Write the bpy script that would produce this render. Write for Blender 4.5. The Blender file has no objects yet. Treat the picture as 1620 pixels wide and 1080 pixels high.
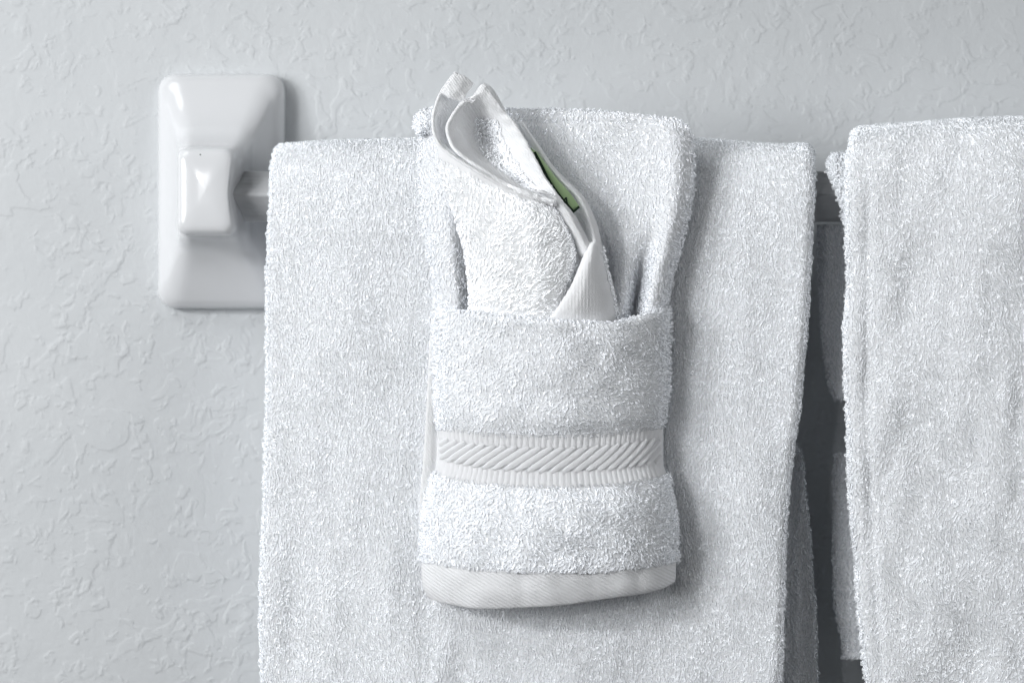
import bpy, math
import numpy as np

# ---------------------------------------------------------------- camera, world, lamps
scene = bpy.context.scene
C = scene.collection
D_CAM, FOCAL = 1.2, 78.0                       # metres from the wall, mm

cam_data = bpy.data.cameras.new('camera')
cam = bpy.data.objects.new('camera', cam_data)
C.objects.link(cam)
cam.location = (0, -D_CAM, 0)
cam.rotation_euler = (math.radians(90), 0, 0)
cam_data.lens = FOCAL
cam_data.sensor_width = 36
cam_data.clip_start = 0.01
cam_data.clip_end = 50
cam_data.dof.use_dof = True
cam_data.dof.focus_distance = D_CAM - 0.100
cam_data.dof.aperture_fstop = 6.0
scene.camera = cam

world = bpy.data.worlds.new('World')
scene.world = world
world.use_nodes = True
bg = world.node_tree.nodes['Background']
bg.inputs[0].default_value = (0.97, 0.98, 1.0, 1)
bg.inputs[1].default_value = 0.008


def area(name, loc, aim, power, size, color=(1, 1, 1), shape='DISK', size_y=None, spec=1.0):
    from mathutils import Vector
    l = bpy.data.lights.new(name, 'AREA')
    l.shape = shape
    l.size = size
    if size_y:
        l.size_y = size_y
    l.energy = power
    l.color = color
    l.specular_factor = spec
    o = bpy.data.objects.new(name, l)
    C.objects.link(o)
    o.location = loc
    o.rotation_euler = (Vector(aim) - Vector(loc)).to_track_quat('-Z', 'Y').to_euler()
    return o


AIM = (0, -0.06, 0.0)
area('vanity_lamp', (-1.36, -1.10, 0.40), AIM, 3.4, 0.12, (0.985, 0.99, 1.0))
area('vanity_lamp', (-1.16, -1.34, 0.48), AIM, 3.4, 0.12, (0.985, 0.99, 1.0))
area('vanity_bulb', (-0.40, -1.45, 0.24), AIM, 0.9, 0.028, (0.985, 0.99, 1.0))
area('soft_left_fill', (-1.25, -1.25, 0.22), AIM, 16.3, 0.9, (0.97, 0.985, 1.0), spec=0.3)  # added broad fill from front left to soften the shadows, no real window
area('top_fill', (-1.05, -1.0, 1.30), AIM, 8.5, 0.9, (0.96, 0.985, 1.0), spec=0.3)  # added fill from upper left, brightens the towels' top edges; no known fixture
area('right_fill', (1.45, -1.15, 0.25), AIM, 7.6, 1.1, (0.97, 0.985, 1.0), spec=0.3)  # added weak fill, stands in for room bounce from the right

scene.view_settings.view_transform = 'Standard'
scene.view_settings.look = 'None'
scene.view_settings.exposure = 0.0
scene.view_settings.gamma = 1.0
scene.render.engine = 'CYCLES'
scene.cycles.max_bounces = 10
scene.cycles.diffuse_bounces = 8
scene.cycles.transmission_bounces = 6
scene.cycles.use_denoising = True


# ---------------------------------------------------------------- materials
def new_mat(name, color, rough=0.6, spec=0.5):
    m = bpy.data.materials.new(name)
    m.use_nodes = True
    b = m.node_tree.nodes['Principled BSDF']
    b.inputs['Base Color'].default_value = (*color, 1)
    b.inputs['Roughness'].default_value = rough
    b.inputs['Specular IOR Level'].default_value = spec
    return m, m.node_tree, b


def nd(nt, kind, **kw):
    n = nt.nodes.new(kind)
    for k, v in kw.items():
        if k in n.inputs:
            n.inputs[k].default_value = v
        else:
            setattr(n, k, v)
    return n


def wall_material():
    m, nt, b = new_mat('painted_plaster', (0.66, 0.685, 0.70), 0.62, 0.3)
    L = nt.links.new
    tc = nd(nt, 'ShaderNodeTexCoord')
    # knocked-down plaster: flattened islands with a crisp rim, rim strength varies from place to place
    def islands(scale, lo, hi, seed, detail, dist):
        mp = nd(nt, 'ShaderNodeMapping')
        mp.inputs['Location'].default_value = (seed, seed * 0.37, seed * 1.7)
        L(tc.outputs['Object'], mp.inputs['Vector'])
        n = nd(nt, 'ShaderNodeTexNoise', Scale=scale, Detail=detail, Roughness=0.55, Distortion=dist)
        L(mp.outputs[0], n.inputs['Vector'])
        r = nd(nt, 'ShaderNodeMapRange', interpolation_type='SMOOTHSTEP')
        r.inputs['From Min'].default_value = lo
        r.inputs['From Max'].default_value = hi
        L(n.outputs['Fac'], r.inputs['Value'])
        return r.outputs[0], n.outputs['Fac']
    a, araw = islands(50, 0.51, 0.56, 3.1, 3.0, 0.5)
    c, craw = islands(120, 0.56, 0.66, 9.7, 2.5, 0.4)
    fade, _ = islands(20, 0.38, 0.62, 17.3, 1.0, 0.0)
    def math2(op, x, y):
        n = nd(nt, 'ShaderNodeMath', operation=op)
        for i, q in enumerate((x, y)):
            if isinstance(q, (int, float)):
                n.inputs[i].default_value = q
            else:
                L(q, n.inputs[i])
        return n.outputs[0]
    h = math2('MULTIPLY', a, math2('ADD', math2('MULTIPLY', fade, 0.45), 0.22))
    h = math2('ADD', h, math2('MULTIPLY', c, 0.62))
    h = math2('ADD', h, math2('MULTIPLY', craw, 0.9))
    h = math2('ADD', h, math2('MULTIPLY', araw, 0.9))
    fine = nd(nt, 'ShaderNodeTexNoise', Scale=420.0, Detail=2.0)
    L(tc.outputs['Object'], fine.inputs['Vector'])
    h = math2('ADD', h, math2('MULTIPLY', fine.outputs['Fac'], 0.12))
    bp = nd(nt, 'ShaderNodeBump', Strength=0.40, Distance=0.0010)
    L(h, bp.inputs['Height'])
    L(bp.outputs[0], b.inputs['Normal'])
    # faint unevenness of the paint itself
    pn = nd(nt, 'ShaderNodeTexNoise', Scale=9.0, Detail=3.0)
    L(tc.outputs['Object'], pn.inputs['Vector'])
    cr = nd(nt, 'ShaderNodeValToRGB')
    cr.color_ramp.elements[0].color = (0.655, 0.676, 0.690, 1)
    cr.color_ramp.elements[1].color = (0.685, 0.705, 0.718, 1)
    cr.color_ramp.elements[0].position = 0.35
    cr.color_ramp.elements[1].position = 0.65
    L(pn.outputs['Fac'], cr.inputs[0])
    L(cr.outputs[0], b.inputs['Base Color'])
    return m


def cloth_material(name, color, radius=0.0, bump=None):
    # light soaks through the yarn and comes out a loop or two away
    m, nt, b = new_mat(name, color, 0.9, 0.1)
    L = nt.links.new
    if radius:
        b.subsurface_method = 'BURLEY'
        b.inputs['Subsurface Weight'].default_value = 1.0
        b.inputs['Subsurface Radius'].default_value = (1.0, 1.0, 1.0)
        b.inputs['Subsurface Scale'].default_value = radius
    if bump:
        tc = nd(nt, 'ShaderNodeTexCoord')
        kind, scale, rot, dist = bump
        mp = nd(nt, 'ShaderNodeMapping')
        mp.inputs['Rotation'].default_value = (0, math.radians(rot), 0)
        L(tc.outputs['Object'], mp.inputs['Vector'])
        n = nd(nt, 'ShaderNodeTexNoise', Scale=1500.0 if kind == 'twill' else scale, Detail=3.0)
        L(tc.outputs['Object'], n.inputs['Vector'])
        hgt = n.outputs['Fac']
        if kind == 'twill':
            w = nd(nt, 'ShaderNodeTexWave', Scale=scale, Distortion=2.2, Detail=2.0)
            w.inputs['Detail Scale'].default_value = 4.0
            L(mp.outputs[0], w.inputs['Vector'])
            ad = nd(nt, 'ShaderNodeMath', operation='ADD')
            L(w.outputs['Fac'], ad.inputs[0])
            L(hgt, ad.inputs[1])
            hgt = ad.outputs[0]
        bp = nd(nt, 'ShaderNodeBump', Strength=0.7, Distance=dist)
        L(hgt, bp.inputs['Height'])
        L(bp.outputs[0], b.inputs['Normal'])
    return m


M_WALL = wall_material()
M_TERRY = cloth_material('white_terry', (0.735, 0.75, 0.775), 0.0020)
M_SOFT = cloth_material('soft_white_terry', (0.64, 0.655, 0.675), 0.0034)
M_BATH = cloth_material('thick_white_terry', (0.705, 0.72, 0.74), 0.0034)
M_ROLL = cloth_material('bright_white_terry', (0.855, 0.865, 0.88), 0.0017)
M_BASE = cloth_material('white_cotton_ground', (0.92, 0.93, 0.95))
M_BASE_SOFT = cloth_material('soft_cotton_ground', (0.92, 0.93, 0.95))
M_WRAP = cloth_material('bright_cotton_ground', (0.95, 0.955, 0.965))
M_HEM = cloth_material('white_twill', (0.97, 0.975, 0.99), 0.0006, ('twill', 200, 60, 0.00030))
M_SMOOTH = cloth_material('smooth_white_weave', (0.95, 0.955, 0.965), 0.0008, ('twill', 260, 35, 0.00022))
M_BAND = cloth_material('ribbed_white_weave', (0.955, 0.96, 0.97), 0.0008, ('noise', 1400, 0, 0.0004))
M_CORD = cloth_material('white_cord', (0.96, 0.965, 0.98), 0.0012, ('twill', 700, 20, 0.00025))

M_CERAMIC, nt_, b_ = new_mat('glazed_white_ceramic', (0.83, 0.84, 0.855), 0.15, 0.5)
b_.inputs['Coat Weight'].default_value = 0.3
b_.inputs['Coat Roughness'].default_value = 0.03
M_ACRYL, nt_, b_ = new_mat('cloudy_acrylic', (0.68, 0.69, 0.70), 0.22, 0.5)
b_.inputs['Transmission Weight'].default_value = 0.15
b_.inputs['IOR'].default_value = 1.49
M_GREEN, nt_, b_ = new_mat('light_green_print', (0.45, 0.63, 0.33), 0.4, 0.4)
M_DKGREEN, nt_, b_ = new_mat('dark_green_ink', (0.008, 0.03, 0.012), 0.5, 0.3)


# ---------------------------------------------------------------- helpers
def scale_at(d):
    return 45.0 * FOCAL / (D_CAM - d)           # photo pixels per metre, d metres off the wall


def W(p):
    """(photo x, photo y, metres off the wall) -> world point"""
    p = np.asarray(p, float)
    s = scale_at(p[..., 2])
    return np.stack([(p[..., 0] - 810) / s, -p[..., 2], (540 - p[..., 1]) / s], -1)


def pchip(x, y, xi):
    x = np.asarray(x, float)
    y = np.asarray(y, float)
    sh = y.shape[1:]
    y2 = y.reshape(len(x), -1)
    h = np.diff(x)[:, None]
    dl = np.diff(y2, axis=0) / h
    m = np.zeros_like(y2)
    if len(x) == 2:
        m[:] = dl
    else:
        s = dl[:-1] * dl[1:]
        w1 = 2 * h[1:] + h[:-1]
        w2 = h[1:] + 2 * h[:-1]
        with np.errstate(divide='ignore', invalid='ignore'):
            hm = (w1 + w2) / (w1 / dl[:-1] + w2 / dl[1:])
        m[1:-1] = np.where(s > 0, np.nan_to_num(hm), 0)
        m[0] = ((2 * h[0] + h[1]) * dl[0] - h[0] * dl[1]) / (h[0] + h[1])
        m[-1] = ((2 * h[-1] + h[-2]) * dl[-1] - h[-1] * dl[-2]) / (h[-1] + h[-2])
    i = np.clip(np.searchsorted(x, xi, side='right') - 1, 0, len(x) - 2)
    t = ((xi - x[i]) / (x[i + 1] - x[i]))[:, None]
    hh = h[i]
    t2, t3 = t * t, t * t * t
    r = (2*t3 - 3*t2 + 1) * y2[i] + (t3 - 2*t2 + t) * hh * m[i] + (-2*t3 + 3*t2) * y2[i+1] + (t3 - t2) * hh * m[i+1]
    return r.reshape((len(xi),) + sh)


def catmull(x, y, xi):
    x = np.asarray(x, float)
    y = np.asarray(y, float)
    sh = y.shape[1:]
    y2 = y.reshape(len(x), -1)
    m = np.gradient(y2, x, axis=0)
    h = np.diff(x)[:, None]
    i = np.clip(np.searchsorted(x, xi, side='right') - 1, 0, len(x) - 2)
    t = ((xi - x[i]) / (x[i + 1] - x[i]))[:, None]
    hh = h[i]
    t2, t3 = t * t, t * t * t
    r = (2*t3 - 3*t2 + 1) * y2[i] + (t3 - 2*t2 + t) * hh * m[i] + (-2*t3 + 3*t2) * y2[i+1] + (t3 - t2) * hh * m[i+1]
    return r.reshape((len(xi),) + sh)


def surf(ctrl, nv, nu, rp=None, cp=None, v=None, u=None, fn=pchip):
    """interpolate a control net (rows, columns, 3)"""
    ctrl = np.asarray(ctrl, float)
    rp = np.linspace(0, 1, ctrl.shape[0]) if rp is None else np.asarray(rp, float)
    cp = np.linspace(0, 1, ctrl.shape[1]) if cp is None else np.asarray(cp, float)
    v = np.linspace(rp[0], rp[-1], nv) if v is None else v
    u = np.linspace(cp[0], cp[-1], nu) if u is None else u
    a = fn(rp, ctrl, v)
    b = fn(cp, np.swapaxes(a, 0, 1), u)
    return np.swapaxes(b, 0, 1)


def hash2(ix, iy, seed):
    h = (ix * 374761393 + iy * 668265263 + seed * 974711) & 0x7fffffff
    h = ((h ^ (h >> 13)) * 1274126177) & 0x7fffffff
    return ((h ^ (h >> 16)) & 0xffff) / 65535.0


def vnoise(x, y, seed=0, octaves=1):
    tot, amp, norm = 0, 1.0, 0
    for o in range(octaves):
        ix, iy = np.floor(x).astype(np.int64), np.floor(y).astype(np.int64)
        fx, fy = x - ix, y - iy
        fx, fy = fx*fx*fx*(fx*(fx*6-15)+10), fy*fy*fy*(fy*(fy*6-15)+10)
        s = seed + o * 57
        a, b = hash2(ix, iy, s), hash2(ix + 1, iy, s)
        c, d = hash2(ix, iy + 1, s), hash2(ix + 1, iy + 1, s)
        tot = tot + amp * ((a*(1-fx) + b*fx) * (1-fy) + (c*(1-fx) + d*fx) * fy)
        norm += amp
        amp *= 0.5
        x, y = x * 2.03 + 11.3, y * 2.03 + 5.7
    return tot / norm * 2 - 1


def unit(a):
    return a / np.maximum(np.linalg.norm(a, axis=-1, keepdims=True), 1e-12)


def normals(G):
    du, dv = np.gradient(G, axis=1), np.gradient(G, axis=0)
    return unit(np.cross(dv, du))


def extend(G, r, sides='LRTB', K=5):
    """wrap the chosen edges of a grid round a half circle of radius r"""
    for sd in sides:
        n = normals(G)
        if sd in 'LR':
            k0, k1 = (0, 1) if sd == 'L' else (-1, -2)
            p, nn, o = G[:, k0], n[:, k0], unit(G[:, k0] - G[:, k1])
        else:
            k0, k1 = (0, 1) if sd == 'T' else (-1, -2)
            p, nn, o = G[k0], n[k0], unit(G[k0] - G[k1])
        rings = []
        for k in range(1, K + 1):
            a = math.pi * k / K
            rings.append(p - nn * r + (nn * math.cos(a) + o * math.sin(a)) * r)
        ax = 1 if sd in 'LR' else 0
        if sd in 'LT':
            G = np.concatenate([np.stack(rings[::-1], ax), G], ax)
        else:
            G = np.concatenate([G, np.stack(rings, ax)], ax)
    return G


def link(name, me, mat, parent=None, smooth=True):
    o = bpy.data.objects.new(name, me)
    C.objects.link(o)
    me.materials.append(mat)
    if smooth:
        me.polygons.foreach_set('use_smooth', np.ones(len(me.polygons), bool))
    if parent is not None:
        o.parent = parent
    return o


def make_mesh(name, verts, quads, mat, parent=None, smooth=True):
    me = bpy.data.meshes.new(name)
    verts = np.asarray(verts, np.float32).reshape(-1, 3)
    quads = np.asarray(quads, np.int32).reshape(-1, 4)
    if parent is not None:
        verts = verts - np.array(parent.location, np.float32)
    nq = len(quads)
    me.vertices.add(len(verts))
    me.vertices.foreach_set('co', verts.ravel())
    me.loops.add(nq * 4)
    me.loops.foreach_set('vertex_index', quads.ravel())
    me.polygons.add(nq)
    me.polygons.foreach_set('loop_start', np.arange(nq, dtype=np.int32) * 4)
    me.polygons.foreach_set('loop_total', np.full(nq, 4, np.int32))
    me.update()
    me.validate()
    return link(name, me, mat, parent, smooth)


def grid_quads(nv, nu, off=0, flip=False):
    i = np.arange(nv - 1)[:, None] * nu + np.arange(nu - 1)[None, :]
    i = i.ravel() + off
    q = np.stack([i, i + nu, i + nu + 1, i + 1], 1)
    return q[:, ::-1] if flip else q


def sheet(name, G, r, mat, parent, sides='LRTB', K=5):
    """cloth of thickness 2r: front grid with rounded rims plus a back; returns object and the front+rim grid"""
    E = extend(G, r, sides, K)
    B = G - normals(G) * 2 * r
    v = np.concatenate([E.reshape(-1, 3), B.reshape(-1, 3)])
    q = np.concatenate([grid_quads(*E.shape[:2]), grid_quads(*B.shape[:2], off=E.shape[0]*E.shape[1], flip=True)])
    return make_mesh(name, v, q, mat, parent), E


def pile(E, parent, mat, row=0.0020, col=0.0017, L=0.0030, h=0.0013, r=0.0005, jit=0.5, swirl=0.8,
         swirl_scale=0.012, lean=0.15, seed=1, mask=None, groom=0.0, name='terry_pile', hvar=0.35, rough=0.0, ang=0.35, fringe=0.9, relief=0.55, sink=0.30, top_fringe=0.15):
    """terry loops standing on a grid surface, one joined mesh (nobody could count them)"""
    rng = np.random.default_rng(seed)
    r, col, L, row = r * 0.92, col * 0.70, L * 0.66, row * 0.74
    nv, nu = E.shape[:2]
    N = normals(E)
    dv = unit(np.gradient(E, axis=0))
    seg = np.linalg.norm(np.diff(E, axis=0), axis=2).mean(1)
    cum = np.concatenate([[0], np.cumsum(seg)])
    P, Nn, T, UV = [], [], [], []
    rows = np.arange(row * 0.5, cum[-1], row)
    for k, s in enumerate(rows):
        fv = np.interp(s, cum, np.arange(nv))
        j = min(int(fv), nv - 2)
        f = fv - j
        line = E[j] * (1 - f) + E[j + 1] * f
        nl = N[j] * (1 - f) + N[j + 1] * f
        tl = dv[j] * (1 - f) + dv[j + 1] * f
        cs = np.concatenate([[0], np.cumsum(np.linalg.norm(np.diff(line, axis=0), axis=1))])
        n = int(cs[-1] / col)
        if n < 1:
            continue
        pos = (np.arange(n) + 0.5 * (k % 2) + rng.uniform(-jit, jit, n)) * col
        pos = np.clip(pos, 0, cs[-1])
        fu = np.interp(pos, cs, np.arange(nu))
        i = np.minimum(fu.astype(int), nu - 2)
        g = (fu - i)[:, None]
        jv = rng.uniform(-jit, jit, n)[:, None] * row
        t = unit(tl[i] * (1 - g) + tl[i + 1] * g)
        P.append(line[i] * (1 - g) + line[i + 1] * g + t * jv)
        Nn.append(nl[i] * (1 - g) + nl[i + 1] * g)
        T.append(t)
        UV.append(np.stack([fu / (nu - 1), np.full(n, fv / (nv - 1))], 1))
    P, n, t, uv = np.concatenate(P), unit(np.concatenate(Nn)), np.concatenate(T), np.concatenate(UV)
    keep = n[:, 1] < 0.15
    if mask is not None:
        keep &= mask(uv[:, 0], uv[:, 1], P)
    P, n, t, uv = P[keep], n[keep], t[keep], uv[keep]
    M = len(P)
    th = swirl * 2.2 * vnoise(P[:, 0] / swirl_scale, P[:, 2] / swirl_scale + P[:, 1] / swirl_scale, seed, 2)
    th = th + rng.normal(0, ang, M) + (groom(uv[:, 0], uv[:, 1]) if callable(groom) else groom)
    t = unit(t - n * (t * n).sum(1, keepdims=True))
    b = np.cross(t, n)
    tt = t * np.cos(th)[:, None] + b * np.sin(th)[:, None]
    side_on = np.clip((n[:, 1] + 0.75) / 0.45, 0, 1)
    side_on = side_on * (np.abs(n[:, 0]) + top_fringe * np.abs(n[:, 2])) / (np.abs(n[:, 0]) + np.abs(n[:, 2]) + 1e-6)
    n2 = unit(n + (rough + 0.15 * side_on)[:, None] * rng.normal(0, 1, (M, 3)))
    bb = unit(np.cross(tt, n2))
    Ls = L * rng.uniform(0.7, 1.3, M)
    hs = h * rng.uniform(1 - hvar, 1 + hvar, M) * (1 + 0.18 * vnoise(P[:, 0] / 0.007, P[:, 2] / 0.007, seed + 9))
    rs = r * rng.uniform(0.85, 1.15, M)
    # in the open the loops lie nearly flat and close; along turned edges they stand up as a fringe
    hs = hs * (relief * rng.uniform(0.6, 1.4, M) + fringe * side_on * rng.uniform(0.5, 1.5, M))
    sk = sink * rs * (1 - 0.6 * side_on)
    K, S = 4, 3
    a = np.linspace(0, 1, K)
    x = a - 0.5 + lean * np.sin(math.pi * a)
    z = np.sin(math.pi * a) ** 0.8
    rad = np.array([1.0, 1.05, 1.05, 1.0])
    dx, dz = np.gradient(x), np.gradient(z)
    curl = rng.normal(0, 0.14, M) * Ls
    V = np.empty((M, K, S, 3), np.float32)
    for k in range(K):
        c = P + tt * (Ls * x[k])[:, None] + n2 * (hs * z[k] - sk)[:, None] + bb * (curl * math.sin(math.pi * a[k]))[:, None]
        tang = unit(tt * (Ls * dx[k])[:, None] + n2 * (hs * dz[k])[:, None])
        m2 = np.cross(bb, tang)
        for s_ in range(S):
            ph = 2 * math.pi * (s_ + 0.5) / S
            V[:, k, s_] = c + (bb * math.cos(ph) + m2 * math.sin(ph)) * (rs * rad[k])[:, None]
    base = (np.arange(M) * K * S)[:, None]
    qs = []
    for k in range(K - 1):
        for s_ in range(S):
            s2 = (s_ + 1) % S
            qs.append([k*S + s_, k*S + s2, (k+1)*S + s2, (k+1)*S + s_])
    Q = (base[:, :, None] + np.array(qs)[None]).reshape(-1, 4)
    o = make_mesh(name, V, Q, mat, parent)
    o['kind'] = 'stuff'
    return o


def thing(name, label, cat, loc=(0, 0, 0), group=None):
    o = bpy.data.objects.new(name, None)
    C.objects.link(o)
    o.location = loc
    o.empty_display_size = 0.02
    o['label'] = label
    o['category'] = cat
    if group:
        o['group'] = group
    return o


def tube(name, pts, rx, rz, mat, parent, up=(0, -1, 0), S=10, caps=True):
    """tube along pts, rx across, rz along the up direction"""
    pts = np.asarray(pts, float)
    K = len(pts)
    T = unit(np.gradient(pts, axis=0))
    upv = np.broadcast_to(np.asarray(up, float), pts.shape)
    side = unit(np.cross(T, upv))
    u2 = np.cross(side, T)
    rx = np.broadcast_to(rx, K)
    rz = np.broadcast_to(rz, K)
    ph = np.arange(S) * 2 * math.pi / S
    V = pts[:, None] + side[:, None] * (rx[:, None] * np.cos(ph))[..., None] + u2[:, None] * (rz[:, None] * np.sin(ph))[..., None]
    V = V.reshape(-1, 3)
    q = []
    for k in range(K - 1):
        for s in range(S):
            s2 = (s + 1) % S
            q.append([k*S+s, (k+1)*S+s, (k+1)*S+s2, k*S+s2])
    return make_mesh(name, V, q, mat, parent)


# ---------------------------------------------------------------- wall
me = bpy.data.meshes.new('wall')
me.from_pydata([(-1.6, 0, -1.4), (1.6, 0, -1.4), (1.6, 0, 1.6), (-1.6, 0, 1.6),
                (-1.6, 0.08, -1.4), (1.6, 0.08, -1.4), (1.6, 0.08, 1.6), (-1.6, 0.08, 1.6)], [],
               [(0, 1, 2, 3), (7, 6, 5, 4), (0, 4, 5, 1), (3, 2, 6, 7), (1, 5, 6, 2), (0, 3, 7, 4)])
wall = link('wall', me, M_WALL, None, False)
wall['kind'] = 'structure'
wall['label'] = 'pale grey wall of knocked-down textured plaster behind the towels'

# ---------------------------------------------------------------- towel bar: ceramic bracket + acrylic rail
bar_c = W((349, 302, 0.010))
bar = thing('towel_bar', 'glossy white ceramic bracket and clear square rail screwed to the textured wall', 'towel bar',
            (bar_c[0], 0, bar_c[2]))


def bracket():
    lv = [(0, 33.4, 62.4, 8), (2, 33.9, 62.9, 8.5), (6, 34.0, 63.0, 9), (9, 33.5, 62.5, 9.5), (11.5, 32.3, 61.2, 10), (13.5, 30.6, 59.2, 10),
          (15.5, 28.6, 56.0, 10), (18.5, 26.4, 51.0, 9.5), (22, 24.2, 45.0, 9), (26, 22.0, 39.0, 8.5),
          (31, 19.8, 33.2, 8), (37, 18.8, 28.8, 7.2), (44, 17.3, 25.8, 6.5), (51, 16.3, 24.0, 6),
          (58, 15.6, 23.1, 5.6), (63, 15.1, 22.5, 5.4), (66, 14.4, 21.8, 5.2), (68, 13.1, 20.4, 5),
          (69.0, 11.2, 18.2, 4.6), (69.5, 8.4, 14.8, 4), (69.9, 4.2, 8.2, 2.5), (70.0, 0.02, 0.02, 0.01)]
    lv = np.array(lv)
    d = np.unique(np.concatenate([np.linspace(a, b, 4) for a, b in zip(lv[:-1, 0], lv[1:, 0])]))
    lv = np.column_stack([d, pchip(lv[:, 0], lv[:, 1:], d)])
    lv = lv[lv[:, 1].argsort(kind='stable')][::-1] if False else lv
    n = 24
    rings = []
    for dd, a, b, rc in lv:
        rc = min(rc, a * 0.98, b * 0.98)
        pts = []
        for cx, cz, a0 in ((a - rc, b - rc, 0), (-a + rc, b - rc, 90), (-a + rc, -b + rc, 180), (a - rc, -b + rc, 270)):
            for k in range(9):
                th = math.radians(a0 + k * 90 / 8)
                pts.append((cx + rc * math.cos(th), cz + rc * math.sin(th)))
            # straight run to the next corner
            nx = {0: (-a + rc, b), 90: (-a, -b + rc), 180: (a - rc, -b), 270: (a, b - rc)}[a0]
            x0, z0 = pts[-1]
            for k in range(1, 12):
                pts.append((x0 + (nx[0] - x0) * k / 12, z0 + (nx[1] - z0) * k / 12))
        pts = np.array(pts)
        # the post sags a little and its socket side is notched for the rail
        w = np.clip((dd - 12) / 50, 0, 1)
        notch = np.clip((dd - 40) / 14, 0, 1) * np.clip((69.5 - dd) / 3, 0, 1)
        x, z = pts[:, 0].copy(), pts[:, 1].copy()
        x -= np.where(x > 0.55 * a, 3.3 * notch * np.clip(1 - np.abs(z + 1) / 17.5, 0, 1), 0)
        z -= 4.0 * w
        rings.append(np.column_stack([bar_c[0] + x / 1000, np.full(len(x), -dd / 1000), bar_c[2] + z / 1000]))
    R = np.array(rings)
    K, S = R.shape[:2]
    q = []
    for k in range(K - 1):
        s = np.arange(S)
        s2 = (s + 1) % S
        q.append(np.stack([k*S + s, k*S + s2, (k+1)*S + s2, (k+1)*S + s], 1))
    return make_mesh('bracket', R, np.concatenate(q)[:, ::-1], M_CERAMIC, bar)


bracket()
# pin-prick in the glaze
pp = W((317, 245, 0.0688))
tube('glaze_pit', [pp + np.array([-0.0005, 0, 0]), pp, pp + np.array([0.0005, 0, 0])], [0.0001, 0.0005, 0.0001], [0.0001, 0.0004, 0.0001],
     M_DKGREEN, bar)

# rail: a square acrylic rod turned on its corner, with fine drawn ridges along its faces
rail_c = W((400, 311, 0.044))
prof = []
hd = 0.0136
cn = [(0, hd), (-hd, 0), (0, -hd), (hd, 0)]          # (depth toward camera = -, z): top, front, bottom, back
for i in range(4):
    (y0, z0), (y1, z1) = cn[i], cn[(i + 1) % 4]
    nn_ = unit(np.array([y0 + y1, z0 + z1]))
    for k in range(22):
        f = 0.025 + 0.95 * k / 21
        edge = min(f, 1 - f)
        amp = 0.00008 * (math.sin(k * 1.9) + 0.6 * math.sin(k * 0.7 + 1)) - 0.0005 * max(0, 1 - edge / 0.06)
        prof.append((y0 + (y1 - y0) * f + nn_[0] * amp, z0 + (z1 - z0) * f + nn_[1] * amp))
prof = np.array(prof)
xs = np.array([bar_c[0] + 0.004, 0.0, 0.62])
V = np.array([[(x, -0.044 + y, rail_c[2] + z) for y, z in prof] for x in xs])
S = len(prof)
q = []
for k in range(len(xs) - 1):
    for s in range(S):
        s2 = (s + 1) % S
        q.append([k*S+s, k*S+s2, (k+1)*S+s2, (k+1)*S+s])
make_mesh('rail', V, q, M_ACRYL, bar, smooth=False)


# ---------------------------------------------------------------- hand towel on the rail
def drape(rows, nv, nu, bump, wrap=(0.0, 1.0)):
    """rows: (px left, px right, py, depth); returns grid in photo coordinates"""
    rows = np.array(rows, float)
    q = rows[:, 2:4] * np.array([1, 3000.0])
    par = np.concatenate([[0], np.cumsum(np.maximum(np.linalg.norm(np.diff(q, axis=0), axis=1), 1))])
    v = np.linspace(0, par[-1], nv)
    R = pchip(par, rows, v)
    u = np.linspace(0, 1, nu)
    px = R[:, :1] * (1 - u) + R[:, 1:2] * u
    py = np.repeat(R[:, 2:3], nu, 1)
    d = np.repeat(R[:, 3:4], nu, 1)
    px, py, d = bump(u[None], R[:, 2:3], px, py, d)
    return np.stack(np.broadcast_arrays(px, py, d), -1)


ht = thing('hand_towel', 'wide white terry hand towel hung over the rail behind the washcloth pocket', 'towel', tuple(W((850, 215, 0.045))))


def ht_bump(u, py0, px, py, d):
    front = np.clip((d - 0.045) / 0.02, 0, 1)
    top = np.clip((300 - py0) / 85, 0, 1)
    x = px
    ys = pchip(np.array([432, 500, 650, 800, 1000, 1130, 1215, 1245, 1280.]), np.array([[12], [6], [1], [-3], [-1], [3], [10], [11], [7.]]),
               np.clip(x, 432, 1280).ravel()).reshape(x.shape)
    py = py + ys * top
    px = px + 2.5 * vnoise(py / 70, 0 * py + 3.3, 5, 2) * (np.abs(u - 0.5) * 2) ** 4
    low = np.clip((py - 300) / 700, 0, 1)
    fold = 0.0032 * vnoise(px / 150, py / 420, 21, 2) + 0.0016 * vnoise(px / 60, py / 160, 33, 2)
    d = d + front * fold * (0.5 + low)
    d = d + front * 0.0035 * low * np.exp(-((px - 620 - (py - 900) * 0.2) / 70) ** 2)
    d = d - front * 0.0040 * low * np.exp(-((px - 800) / 60) ** 2)
    d = d + front * 0.0030 * low * np.exp(-((px - 1190) / 50) ** 2)
    return px, py, d


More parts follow.
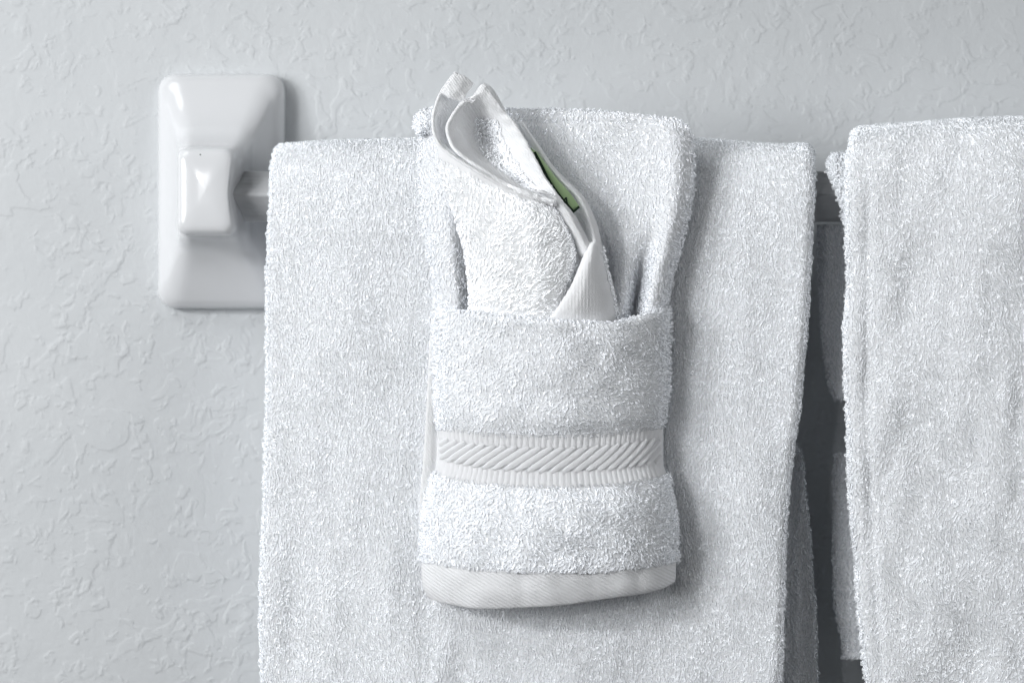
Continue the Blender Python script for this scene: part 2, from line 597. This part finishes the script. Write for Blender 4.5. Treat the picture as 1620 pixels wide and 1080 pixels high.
rows = [(448, 1238, 1180, 0.020), (448, 1238, 900, 0.019), (448, 1243, 600, 0.018), (448, 1258, 400, 0.0185), (448, 1264, 300, 0.021),
        (449, 1265, 255, 0.027), (449, 1266, 228, 0.036), (448, 1267, 218, 0.046), (448, 1268, 222, 0.055), (445, 1271, 238, 0.064),
        (442, 1273, 270, 0.0705), (441, 1273, 310, 0.0735), (439, 1270, 360, 0.075), (437, 1266, 430, 0.0755), (436, 1259, 520, 0.076),
        (436, 1251, 620, 0.0765), (435, 1241, 720, 0.077), (432, 1232, 850, 0.0775), (429, 1225, 960, 0.078), (427, 1221, 1080, 0.078),
        (426, 1218, 1180, 0.078)]
G = W(drape(rows, 150, 130, ht_bump))
o, E_ht = sheet('front_panel', G, 0.0048, M_BASE_SOFT, ht, 'LR', 7)
pile(E_ht, ht, M_SOFT, row=0.0021, col=0.00130, L=0.0033, h=0.0009, r=0.00041, relief=0.34, sink=0.50, hvar=0.18, swirl=0.20, swirl_scale=0.011, lean=0.15, ang=0.22, fringe=1.5,
     seed=5, jit=0.5, rough=0.08, mask=lambda u, v, P: (P[:, 1] < -0.030) & (P[:, 2] > -0.19))

# the back half of the hand towel shows below, right of the front half
bp_rows = [(1130, 1236, 560, 0.052), (1130, 1246, 690, 0.052), (1130, 1260, 712, 0.052), (1130, 1264, 722, 0.052), (1130, 1267, 770, 0.052),
           (1130, 1271, 800, 0.052), (1130, 1279, 900, 0.052), (1130, 1286, 1000, 0.052), (1130, 1287, 1080, 0.052), (1130, 1287, 1180, 0.052)]
G = W(drape(bp_rows, 70, 14, lambda u, p0, px, py, d: (px, py, d)))
o, E = sheet('back_panel', G, 0.0020, M_BASE_SOFT, ht, 'R', 5)
pile(E, ht, M_SOFT, row=0.0023, col=0.0017, L=0.0030, h=0.0010, r=0.00045, swirl=0.3, seed=8, fringe=0.5,
     mask=lambda u, v, P: P[:, 0] > 0.11)

# ---------------------------------------------------------------- bath towel on the right
bt = thing('bath_towel', 'thick white terry bath towel hung over the rail at the right edge', 'towel', tuple(W((1500, 190, 0.045))))


def bt_bump(u, py0, px, py, d):
    front = np.clip((d - 0.045) / 0.02, 0, 1)
    top = np.clip((300 - py0) / 105, 0, 1)
    ys = pchip(np.array([1348, 1400, 1450, 1500, 1560, 1620, 1900.]), np.array([[3], [-2], [-5], [-10], [-13], [-15], [-19.]]),
               np.clip(px, 1348, 1900).ravel()).reshape(px.shape)
    py = py + ys * top
    fold = 0.0052 * vnoise((px + py * 0.22) / 110, py / 380, 71, 2) + 0.0016 * vnoise(px / 45, py / 110, 73, 2)
    d = d + front * fold
    gx = np.interp(py, [180, 640, 800, 960, 1100], [1374, 1372, 1378, 1386, 1396])
    d = d - front * 0.0013 * np.exp(-((px - gx) / 8.0) ** 2) * np.clip((py - 240) / 80, 0, 1)
    return px, py, d


rows = [(1389, 1900, 700, 0.018), (1386, 1900, 400, 0.016), (1375, 1900, 270, 0.020), (1366, 1900, 222, 0.030), (1363, 1900, 200, 0.044),
        (1362, 1900, 199, 0.050), (1360, 1900, 212, 0.068), (1357, 1900, 240, 0.077), (1359, 1900, 300, 0.082), (1361, 1900, 400, 0.084),
        (1360, 1900, 550, 0.0845), (1362, 1900, 640, 0.085), (1367, 1900, 760, 0.085), (1374, 1900, 880, 0.085), (1382, 1900, 980, 0.085),
        (1390, 1900, 1080, 0.085), (1396, 1900, 1180, 0.085)]
G = W(drape(rows, 140, 110, bt_bump))
o, E_bt = sheet('front_panel', G, 0.005, M_BASE_SOFT, bt, 'LR', 7)
pile(E_bt, bt, M_BATH, row=0.0021, col=0.0016, L=0.0030, h=0.0009, r=0.00046, relief=0.36, sink=0.50, hvar=0.18, swirl=0.42, swirl_scale=0.010, lean=0.15, seed=15, fringe=1.3, ang=0.28,
     rough=0.12, mask=lambda u, v, P: (P[:, 1] < -0.030) & (P[:, 2] > -0.185) & (P[:, 0] < 0.34))
# inner fold that pokes out on the left below the top
rows = [(1325, 1440, 247, 0.052), (1323, 1440, 246, 0.062), (1326, 1440, 262, 0.069), (1338, 1440, 300, 0.073), (1350, 1440, 345, 0.0745),
        (1360, 1440, 420, 0.075), (1366, 1440, 600, 0.076), (1378, 1440, 800, 0.076)]
G = W(drape(rows, 60, 20, lambda u, p0, px, py, d: (px, py + 0 * u, d)))
o, E = sheet('inner_fold', G, 0.0035, M_BASE_SOFT, bt, 'LT', 6)
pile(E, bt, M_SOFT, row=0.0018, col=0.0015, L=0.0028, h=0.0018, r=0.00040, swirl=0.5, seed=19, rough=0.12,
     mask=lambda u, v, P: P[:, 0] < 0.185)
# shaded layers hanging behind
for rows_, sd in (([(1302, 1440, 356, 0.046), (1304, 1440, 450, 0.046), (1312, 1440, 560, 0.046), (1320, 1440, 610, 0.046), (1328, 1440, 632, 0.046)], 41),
                  ([(1330, 1460, 716, 0.037), (1328, 1460, 760, 0.037), (1327, 1460, 880, 0.037), (1329, 1460, 950, 0.037), (1332, 1460, 984, 0.037),
                    (1337, 1460, 992, 0.037), (1338, 1460, 1042, 0.037)], 43)):
    G = W(drape(rows_, 50, 14, lambda u, p0, px, py, d: (px, py, d + 0.001 * np.sin(u * 9))))
    o, E = sheet('back_layer', G, 0.0026, M_BASE_SOFT, bt, 'L', 6)
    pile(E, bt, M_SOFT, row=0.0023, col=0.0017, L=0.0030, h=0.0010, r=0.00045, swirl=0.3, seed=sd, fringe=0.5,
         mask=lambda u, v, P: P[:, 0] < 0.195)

# ---------------------------------------------------------------- washcloth folded into a pocket
wc = thing('folded_washcloth', 'white terry washcloth folded into a pocket with a corded band', 'washcloth',
           tuple(W((870, 960, 0.090))))

cu = [0, .09, .17, .30, .5, .68, .80, .87, .935, 1]
panel = [  # xl, xr, y left, y mid, y right, depths by column
    (684, 1070, 182, 176, 189, [.080, .082, .082, .081, .081, .081, .081, .081, .081, .080]),
    (672, 1086, 197, 194, 202, [.082, 0.0860, .084, .083, .083, .083, .083, .084, 0.0850, .082]),
    (668, 1093, 230, 228, 232, [.083, 0.0892, 0.0860, .083, .083, .083, .084, 0.0860, 0.0882, .083]),
    (666, 1096, 280, 280, 280, [.084, 0.0913, 0.0882, .083, .083, .083, 0.0850, 0.0882, 0.0913, .084]),
    (669, 1090, 335, 335, 335, [.084, 0.0925, 0.0882, .083, .083, .083, 0.0860, 0.0887, 0.0925, .084]),
    (679, 1074, 400, 400, 400, [.084, 0.0935, 0.0860, .083, .083, .083, 0.0892, 0.0860, 0.0940, .084]),
    (686, 1060, 450, 450, 450, [.084, 0.0935, 0.0850, .083, .083, .084, 0.0930, .0825, 0.0950, 0.0850]),
    (690, 1052, 500, 500, 500, [.084, 0.0935, 0.0850, .083, .083, 0.0850, 0.0945, .0805, 0.0960, 0.0860]),
    (692, 1048, 600, 600, 600, [.083, 0.0882, 0.0850, .083, .083, .084, 0.0882, 0.0850, 0.0882, .084]),
    (692, 1046, 860, 860, 860, [.083, 0.0860, 0.0850, .083, .083, .084, 0.0860, 0.0850, 0.0860, .083]),
]
ctrl, rp = [], []
for xl, xr, yl, ym, yr, ds in panel:
    row = []
    for u, dd in zip(cu, ds):
        y = yl * (1 - u) * (1 - 2 * u) + 4 * ym * u * (1 - u) + yr * u * (2 * u - 1)
        row.append((xl + (xr - xl) * u, y, dd))
    ctrl.append(row)
    rp.append(ym)
g = surf(ctrl, 130, 110, rp=rp, cp=cu)
g[..., 2] += 0.0006 * vnoise(g[..., 0] / 40, g[..., 1] / 60, 4, 2)
# stitched line a little below the top edge
ty = 192 + (g[..., 0] - 850) * 0.03
g[..., 2] -= 0.0012 * np.exp(-((g[..., 1] - ty) / 3.0) ** 2)
o, E_p = sheet('back_panel', W(g), 0.0020, M_BASE, wc, 'LRT', 6)
pile(E_p, wc, M_TERRY, row=0.0021, col=0.00165, L=0.0031, h=0.00125, r=0.00050, swirl=0.42, swirl_scale=0.013, lean=0.15, seed=25, relief=0.28, sink=0.68, top_fringe=0.4,
     rough=0.08, groom=lambda u, v: np.interp(u, [0, .12, .3, .75, .88, 1], [0, .1, .2, -.2, -.7, -1.1]) * np.clip(v * 3, .2, 1),
     mask=lambda u, v, P: (P[:, 2] > 0.0))

# curl of cloth at the upper left corner
hook_o = [(712, 173), (694, 172), (677, 173), (664, 178), (657, 188), (656, 199), (659, 207)]
hook_i = [(716, 222), (704, 220), (694, 217), (686, 214), (679, 212), (674, 211), (671, 211)]
ctrl = [[(a[0], a[1], .081), (a[0] * .6 + b[0] * .4, a[1] * .6 + b[1] * .4, .0875), (b[0], b[1], .0860)] for a, b in zip(hook_o, hook_i)]
Gc = np.swapaxes(W(surf(ctrl, 26, 10, fn=catmull)), 0, 1)[:, ::-1]
o, E = sheet('corner_curl', Gc, 0.0016, M_BASE, wc, 'LRTB', 5)
pile(E, wc, M_TERRY, row=0.0020, col=0.0016, L=0.0028, h=0.0012, r=0.00044, fringe=0.6, top_fringe=0.4, swirl=0.2, seed=27, rough=0.15)

# flat selvage of the back layer along the left side of the pocket
rows = [(688, 720, 470, 0.0838), (683, 716, 540, 0.0842), (680, 712, 600, 0.0845), (676, 708, 680, 0.0848), (672, 706, 740, 0.0848),
        (667, 702, 800, 0.0848), (667, 702, 870, 0.0845)]
G = W(drape(rows, 50, 12, lambda u, p0, px, py, d: (px, py, d - 0.0016 * np.clip((u - .25) * 4, 0, 1))))
sheet('side_hem', G, 0.0012, M_SMOOTH, wc, 'LTB', 5)

# pocket front
fc = np.array([0, .05, .12, .25, .5, .72, .88, .95, 1])
fd = np.array([.0860, .0935, .0985, .1040, .1080, .1045, .0985, .0930, .0860])
front = [  # y centre, y left, y right, xl, xr, extra depth at centre, edge extra
    (511, 488, 487, 687, 1060, .0075, .0005),
    (530, 507, 507, 687, 1060, .0075, .0005),
    (570, 552, 552, 688, 1058, .0070, .000),
    (620, 606, 604, 688, 1057, .0055, .000),
    (665, 650, 648, 690, 1054, .0040, .000),
    (692, 676, 674, 693, 1049, .0015, -.0005),
    (708, 692, 690, 694, 1047, .0010, -.0005),
    (726, 708, 708, 694, 1047, .0008, -.0005),
    (746, 726, 728, 693, 1048, .0010, -.0005),
    (767, 746, 748, 687, 1054, .0025, .000),
    (800, 780, 782, 676, 1063, .0065, .0005),
    (845, 826, 828, 669, 1069, .0085, .001),
    (890, 870, 872, 667, 1070, .0085, .001),
    (913, 894, 896, 667, 1069, .0070, .001),
    (940, 922, 920, 668, 1068, .0060, .0005),
    (962, 944, 926, 676, 1064, .0045, .000),
]
ctrl, frp = [], []
for yc, yl, yr, xl, xr, ex, ee in front:
    row = []
    for u, dd in zip(fc, fd):
        y = yl * (1 - u) * (1 - 2 * u) + 4 * yc * u * (1 - u) + yr * u * (2 * u - 1)
        s = math.sin(math.pi * u)
        # columns bunch toward the sides where the cloth turns away
        uu = u - 0.030 * math.sin(2 * math.pi * u)
        row.append((xl + (xr - xl) * uu, y, dd + ex * s ** 0.7 + ee))
    ctrl.append(row)
    frp.append(yc)
ctrl = np.array(ctrl)
# top rim as seen: dips to the right of the middle; bottom hem hangs lowest left of the middle
top_y = np.interp(ctrl[0, :, 0], [683, 700, 780, 870, 960, 1020, 1065], [490, 498, 506, 514, 518, 507, 488])
for k, w in ((0, 1.0), (1, 0.8), (2, 0.4)):
    ctrl[k, :, 1] += w * (top_y - ctrl[0, :, 1].copy()) if k else 0
base0 = ctrl[0, :, 1].copy()
ctrl[0, :, 1] = top_y
bot_y = np.interp(ctrl[-1, :, 0], [668, 685, 710, 760, 800, 880, 950, 1030, 1055, 1068], [938, 948, 954, 961, 962, 956, 947, 936, 928, 918])
ctrl[-2, :, 1] += 0.5 * (bot_y - ctrl[-1, :, 1])
ctrl[-1, :, 1] = bot_y


def pocket(ya, yb, nv, nu, ua=0, ub=1):
    g = surf(ctrl, nv, nu, rp=frp, cp=fc, v=np.linspace(ya, yb, nv), u=np.linspace(ua, ub, nu))
    g[..., 2] += 0.0010 * vnoise(g[..., 0] / 55, g[..., 1] / 45, 91, 2) * np.clip((np.abs(g[..., 1] - 722) - 30) / 30, 0, 1)
    return g


def pk_groom(u, v):
    return np.interp(u, [0, .3, .55, .75, 1], [0.3, 0.1, -0.4, -1.2, -1.45])


o, E = sheet('upper_panel', W(pocket(511, 693, 60, 110)), 0.0025, M_BASE, wc, 'LRT', 6)
pile(E, wc, M_TERRY, row=0.0019, col=0.00185, L=0.0027, h=0.0014, r=0.00056, swirl=0.55, swirl_scale=0.012, lean=0.15, seed=31, relief=0.26, sink=0.66, top_fringe=0.5,
     rough=0.10, groom=pk_groom)
o, E = sheet('lower_panel', W(pocket(768, 907, 50, 110)), 0.0025, M_BASE, wc, 'LR', 6)
pile(E, wc, M_TERRY, row=0.0018, col=0.00180, L=0.0027, h=0.0016, r=0.00056, swirl=0.9, swirl_scale=0.008, lean=0.15, seed=37, relief=0.32, sink=0.62,
     rough=0.16, groom=lambda u, v: pk_groom(u, v) * np.clip((0.85 - v) * 5, 0, 1))

# ribbed bands above and below the cords
for ya, yb in ((688, 709), (745, 772)):
    g = pocket(ya, yb, 10, 620)
    u = np.linspace(0, 1, 620)
    ribs = np.abs(np.sin(math.pi * u * 43)) ** 0.7
    g[..., 2] += 0.00045 * ribs[None] - 0.0001
    sheet('rib_band', W(g), 0.0018, M_CORD, wc, 'LR', 4)
# recessed ground of the corded band
g = pocket(706, 748, 14, 100)
g[..., 2] -= 0.0002
sheet('band_ground', W(g), 0.0018, M_CORD, wc, 'LR', 4)
# slanting cords
NC = 22
for k in range(-3, NC + 1):
    ua, ub = (k + 0.1) / NC, (k + 3.15) / NC
    ts = np.linspace(0, 1, 14)
    uu = ua + (ub - ua) * ts
    vv = 747 + (707.5 - 747) * (0.5 - 0.5 * np.cos(math.pi * (0.12 + 0.76 * ts))) if False else 746.5 + (707.5 - 746.5) * ts
    ok = (uu > 0.006) & (uu < 0.994)
    if ok.sum() < 4:
        continue
    uu, vv, ts = uu[ok], vv[ok], ts[ok]
    pts = np.array([surf(ctrl, 1, 1, rp=frp, cp=fc, v=np.array([v_]), u=np.array([u_]))[0, 0] for u_, v_ in zip(uu, vv)])
    prof_r = np.clip(np.sin(math.pi * (0.04 + 0.92 * ts)), 0.05, 1) ** 0.35
    pts[:, 2] += 0.0002
    tube('cord', W(pts), 0.00190 * prof_r, 0.00072 * prof_r, M_CORD, wc, S=10)
# flat woven hem along the bottom
g = pocket(904, 962, 26, 140)
fx = g[..., 0]
g[..., 2] += -0.0004 + sum(a * np.exp(-((fx - c) / w) ** 2) for a, c, w in
                           ((-.0006, 826, 12), (.0006, 868, 16), (-.0006, 938, 12), (.0007, 990, 14), (-.0005, 1012, 8), (.0004, 760, 30)))
# the lower edge tucks back a little
tt_ = np.linspace(0, 1, 26)[:, None]
g[..., 2] -= 0.0008 * tt_ ** 4
sheet('hem', W(g), 0.0014, M_HEM, wc, 'LRB', 5)

# ---------------------------------------------------------------- rolled washcloth standing in the pocket
rw = thing('rolled_washcloth', 'bright white washcloth rolled to a slanting cone, standing in the pocket', 'washcloth', tuple(W((860, 515, 0.100))))

wrap = [
    [(691, 224, .112), (712, 243, .116), (757, 271, .1195), (800, 296, .120), (846, 312, .118), (872, 322, .113), (886, 330, .107)],
    [(704, 295, .108), (726, 300, .114), (770, 315, .119), (820, 330, .120), (862, 340, .117), (886, 348, .112), (895, 352, .105)],
    [(722, 350, .105), (745, 358, .112), (788, 366, .118), (836, 374, .119), (876, 381, .115), (899, 384, .110), (906, 386, .103)],
    [(738, 412, .101), (758, 418, .109), (800, 424, .115), (845, 428, .116), (884, 428, .113), (903, 424, .108), (910, 420, .102)],
    [(743, 462, .098), (760, 466, .106), (800, 470, .112), (845, 473, .113), (880, 470, .110), (897, 463, .106), (905, 456, .101)],
    [(743, 500, .095), (760, 503, .101), (800, 506, .107), (842, 508, .108), (876, 508, .107), (893, 508, .104), (905, 508, .098)],
    [(743, 600, .091), (760, 600, .095), (800, 600, .099), (842, 600, .100), (876, 600, .099), (893, 600, .096), (905, 600, .091)],
]
g = surf(wrap, 70, 60)
g[..., 2] += 0.0008 * vnoise(g[..., 0] / 35, g[..., 1] / 35, 54, 2)
o, E = sheet('outer_wrap', W(g), 0.0016, M_WRAP, rw, 'LR', 5)
pile(E, rw, M_ROLL, row=0.0019, col=0.0016, L=0.0034, h=0.0009, r=0.00060, swirl=0.5, swirl_scale=0.016, lean=0.2, seed=55, rough=0.12, relief=0.30, sink=0.72,
     groom=lambda u, v: np.interp(u, [0, .5, 1], [0.2, 0.7, 1.5]) * np.clip(v * 3, .3, 1),
     mask=lambda u, v, P: (v > 0.06) & (P[:, 2] > -0.005))

lip_o = [(722, 116, .104), (700, 147, .108), (689, 178, .111), (688, 204, .113), (696, 226, .115), (714, 243, .1165), (757, 270, .1195),
         (802, 295, .120), (848, 311, .118), (874, 319, .1160)]
lip_i = [(744, 133, .097), (726, 162, .097), (711, 190, .098), (709, 214, .100), (716, 236, .103), (732, 251, .106), (770, 275, .108),
         (812, 300, .109), (852, 315, .110), (880, 323, .1130)]
ctrl2 = []
for i, (a, b) in enumerate(zip(lip_o, lip_i)):
    a, b = np.array(a), np.array(b)
    k = [.25, .5, .8, .9, .7, .4, .2, .1, .05, .02][i]
    m1, m2 = a * .72 + b * .28, a * .4 + b * .6
    m1[2] = a[2] - .008 * k
    m2[2] = a[2] - .013 * k
    b[2] = min(b[2], a[2] - .015 * k)
    ctrl2.append([a, m1, m2, b])
g = surf(ctrl2, 60, 14, fn=catmull)
g[..., 2] += 0.0006 * vnoise(g[..., 0] / 9, g[..., 1] / 9, 11, 2)
sheet('outer_lip', W(g)[:, :], 0.0008, M_SMOOTH, rw, 'LTB', 5)

tip = [[(722, 117, .1055), (735, 122, .1050), (748, 132, .1035)],
       [(711, 131, .1085), (727, 137, .1085), (741, 144, .1060)],
       [(702, 146, .1100), (714, 153, .1105), (730, 158, .1085)]]
g = surf(tip, 24, 24, fn=catmull)
g[..., 2] += 0.0004 * vnoise(g[..., 0] / 8, g[..., 1] / 8, 14, 2)
sheet('tip_fold', W(g), 0.0009, M_SMOOTH, rw, 'LRTB', 5)

rim = [(762, 136, .105), (731, 169, .1100), (718, 187, .1115), (711, 204, .112), (718, 228, .1135), (738, 248, .115), (772, 270, .116),
       (810, 294, .116), (846, 309, .115)]
hem = [(795, 170, .104), (807, 186, .1045), (820, 206, .105), (835, 231, .107), (849, 258, .109), (863, 284, .111), (875, 300, .112),
       (884, 311, .113), (890, 319, .114)]
ctrl3 = [[(750, 150, .1010), (756, 139, .1010), (766, 132, .1015), (776, 137, .1015), (785, 148, .1015), (792, 160, .1015), (798, 171, .1015)],
         [(744, 157, .1085), (753, 150, .1085), (764, 146, .1090), (774, 151, .1085), (784, 160, .1075), (793, 170, .1065), (801, 179, .1045)]]
for i, (a, b) in enumerate(zip(rim[1:], hem[1:])):
    a, b = np.array(a), np.array(b)
    dep = [.008, .017, .021, .020, .017, .013, .007, .001][i]
    row = [a]
    for f, dp in ((.06, .45), (.22, .95), (.46, 1.0), (.68, .55), (.85, .18)):
        q_ = a * (1 - f) + b * f
        q_[2] -= dep * dp
        row.append(q_)
    row.append(b)
    ctrl3.append(row)
rp3 = [0, .09, .2, .32, .44, .56, .68, .8, .9, 1.0]
g = surf(ctrl3, 70, 50, rp=rp3)
g[..., 2] += 0.0006 * vnoise(g[..., 0] / 10, g[..., 1] / 10, 12, 2)
o, E = sheet('inner_layer', W(g), 0.0010, M_SMOOTH, rw, 'LRT', 5)
Gi = W(g)
pile(Gi[18:64, 20:36], rw, M_ROLL, row=0.0019, col=0.0019, L=0.0030, h=0.0012, r=0.00045, swirl=0.8, swirl_scale=0.012, seed=57, rough=0.2,
     lean=0.2)

# flat hem down the right of the wrap
rows3 = [[(846, 304, .1170), (862, 306, .1175), (880, 313, .1150)], [(868, 313, .1145), (880, 315, .1150), (893, 321, .1125)], [(884, 334, .112), (898, 336, .1145), (908, 339, .111)],
         [(899, 360, .109), (911, 360, .1125), (921, 362, .109)], [(911, 384, .106), (922, 382, .110), (931, 382, .107)],
         [(918, 404, .104), (928, 400, .108), (938, 398, .105)]]
sheet('wrap_hem', W(surf(rows3, 40, 12, fn=catmull)), 0.0008, M_SMOOTH, rw, 'LRTB', 5)
# outermost hem, right of the green packet
rows4 = [[(818, 196, .095), (826, 196, .0985), (830, 197, .096)], [(842, 232, .096), (850, 232, .0990), (855, 233, .096)],
         [(862, 262, .097), (869, 262, .0995), (875, 262, .096)], [(885, 288, .098), (892, 288, .1005), (899, 287, .097)],
         [(910, 313, .099), (917, 313, .1015), (924, 312, .098)], [(922, 340, .100), (930, 339, .1030), (938, 338, .098)],
         [(929, 366, .101), (938, 365, .1040), (947, 364, .099)], [(932, 392, .1045), (943, 394, .1080), (953, 396, .103)],
         [(930, 404, .104), (940, 406, .1070), (952, 408, .102)]]
sheet('outer_hem', W(surf(rows4, 90, 12, fn=catmull)), 0.0009, M_SMOOTH, rw, 'LRTB', 5)
# flat woven band folded across the lower right
band = [[(930, 386, .106), (938, 386, .109), (946, 388, .107), (953, 390, .100)],
        [(917, 420, .110), (930, 420, .113), (947, 418, .108), (958, 418, .098)],
        [(905, 450, .112), (922, 452, .114), (950, 450, .108), (966, 450, .097)],
        [(886, 482, .1115), (910, 484, .113), (952, 484, .1065), (974, 484, .095)],
        [(866, 512, .109), (895, 514, .1095), (952, 516, .104), (979, 516, .093)],
        [(846, 545, .104), (885, 545, .104), (950, 545, .100), (982, 545, .091)],
        [(846, 600, .102), (885, 600, .102), (950, 600, .097), (982, 600, .090)]]
g = surf(band, 70, 120)
g[..., 2] += 0.00009 * np.sin(g[..., 0] * 2 * math.pi / 5.4) * np.clip((950 - g[..., 0]) / 30, 0, 1)
o, E = sheet('fold_band', W(g), 0.0019, M_BAND, rw, 'LRT', 5)
pile(E, rw, M_ROLL, row=0.0022, col=0.0016, L=0.0026, h=0.0010, r=0.00042, swirl=0.5, seed=61, rough=0.2,
     mask=lambda u, v, P: (u > 0.90) & (P[:, 2] > 0.0))
# core of the roll behind the wrap, so that the cone is not hollow from the side
core = [[(705, 240, .092), (760, 270, .090), (830, 300, .088), (900, 330, .090), (935, 345, .096)],
        [(725, 360, .090), (780, 370, .088), (840, 380, .087), (900, 390, .088), (945, 390, .095)],
        [(742, 480, .089), (790, 480, .087), (850, 480, .087), (920, 480, .088), (972, 480, .093)],
        [(745, 600, .088), (790, 600, .087), (850, 600, .087), (920, 600, .088), (975, 600, .090)]]
sheet('core_layer', W(surf(core, 30, 30)), 0.0009, M_SMOOTH, rw, 'LRT', 4)
# ---------------------------------------------------------------- green packet tucked into the roll
sp = thing('soap_packet', 'light green packet with dark outline tucked in the rolled washcloth', 'packet', tuple(W((880, 290, 0.100))))
pk = [[(834, 236, .0985), (841, 236, .1010), (849, 240, .1000)],
      [(840, 256, .1000), (852, 254, .1025), (862, 257, .1008)],
      [(854, 282, .1010), (868, 276, .1035), (880, 281, .1020)],
      [(870, 306, .1020), (888, 302, .1045), (901, 305, .1028)],
      [(888, 328, .1030), (904, 332, .1055), (916, 327, .1033)]]
sheet('wrapper', W(surf(pk, 40, 16, fn=catmull)), 0.0006, M_GREEN, sp, 'LRTB', 4)


def ink(name, pts, w, lift=0.0008):
    p = np.array(pts, float)
    t = np.linspace(0, 1, len(p))
    q_ = catmull(t, p, np.linspace(0, 1, len(p) * 5)) if len(p) > 2 else p
    tube(name, W(q_), w, 0.0002, M_DKGREEN, sp, S=6)


ink('outline', [(845, 241, .1028), (856, 262, .1045), (867, 284, .1055), (880, 304, .1068), (893, 320, .1075), (907, 336, .1075)], 0.0009)
ink('outline', [(906, 336, .1075), (911, 332, .1068), (916, 327, .1052)], 0.0006)
ink('printed_mark', [(892, 318, .1076), (894.5, 314, .1076), (896, 313.5, .1076), (897, 320, .1080), (899, 326, .1080)], 0.0004)
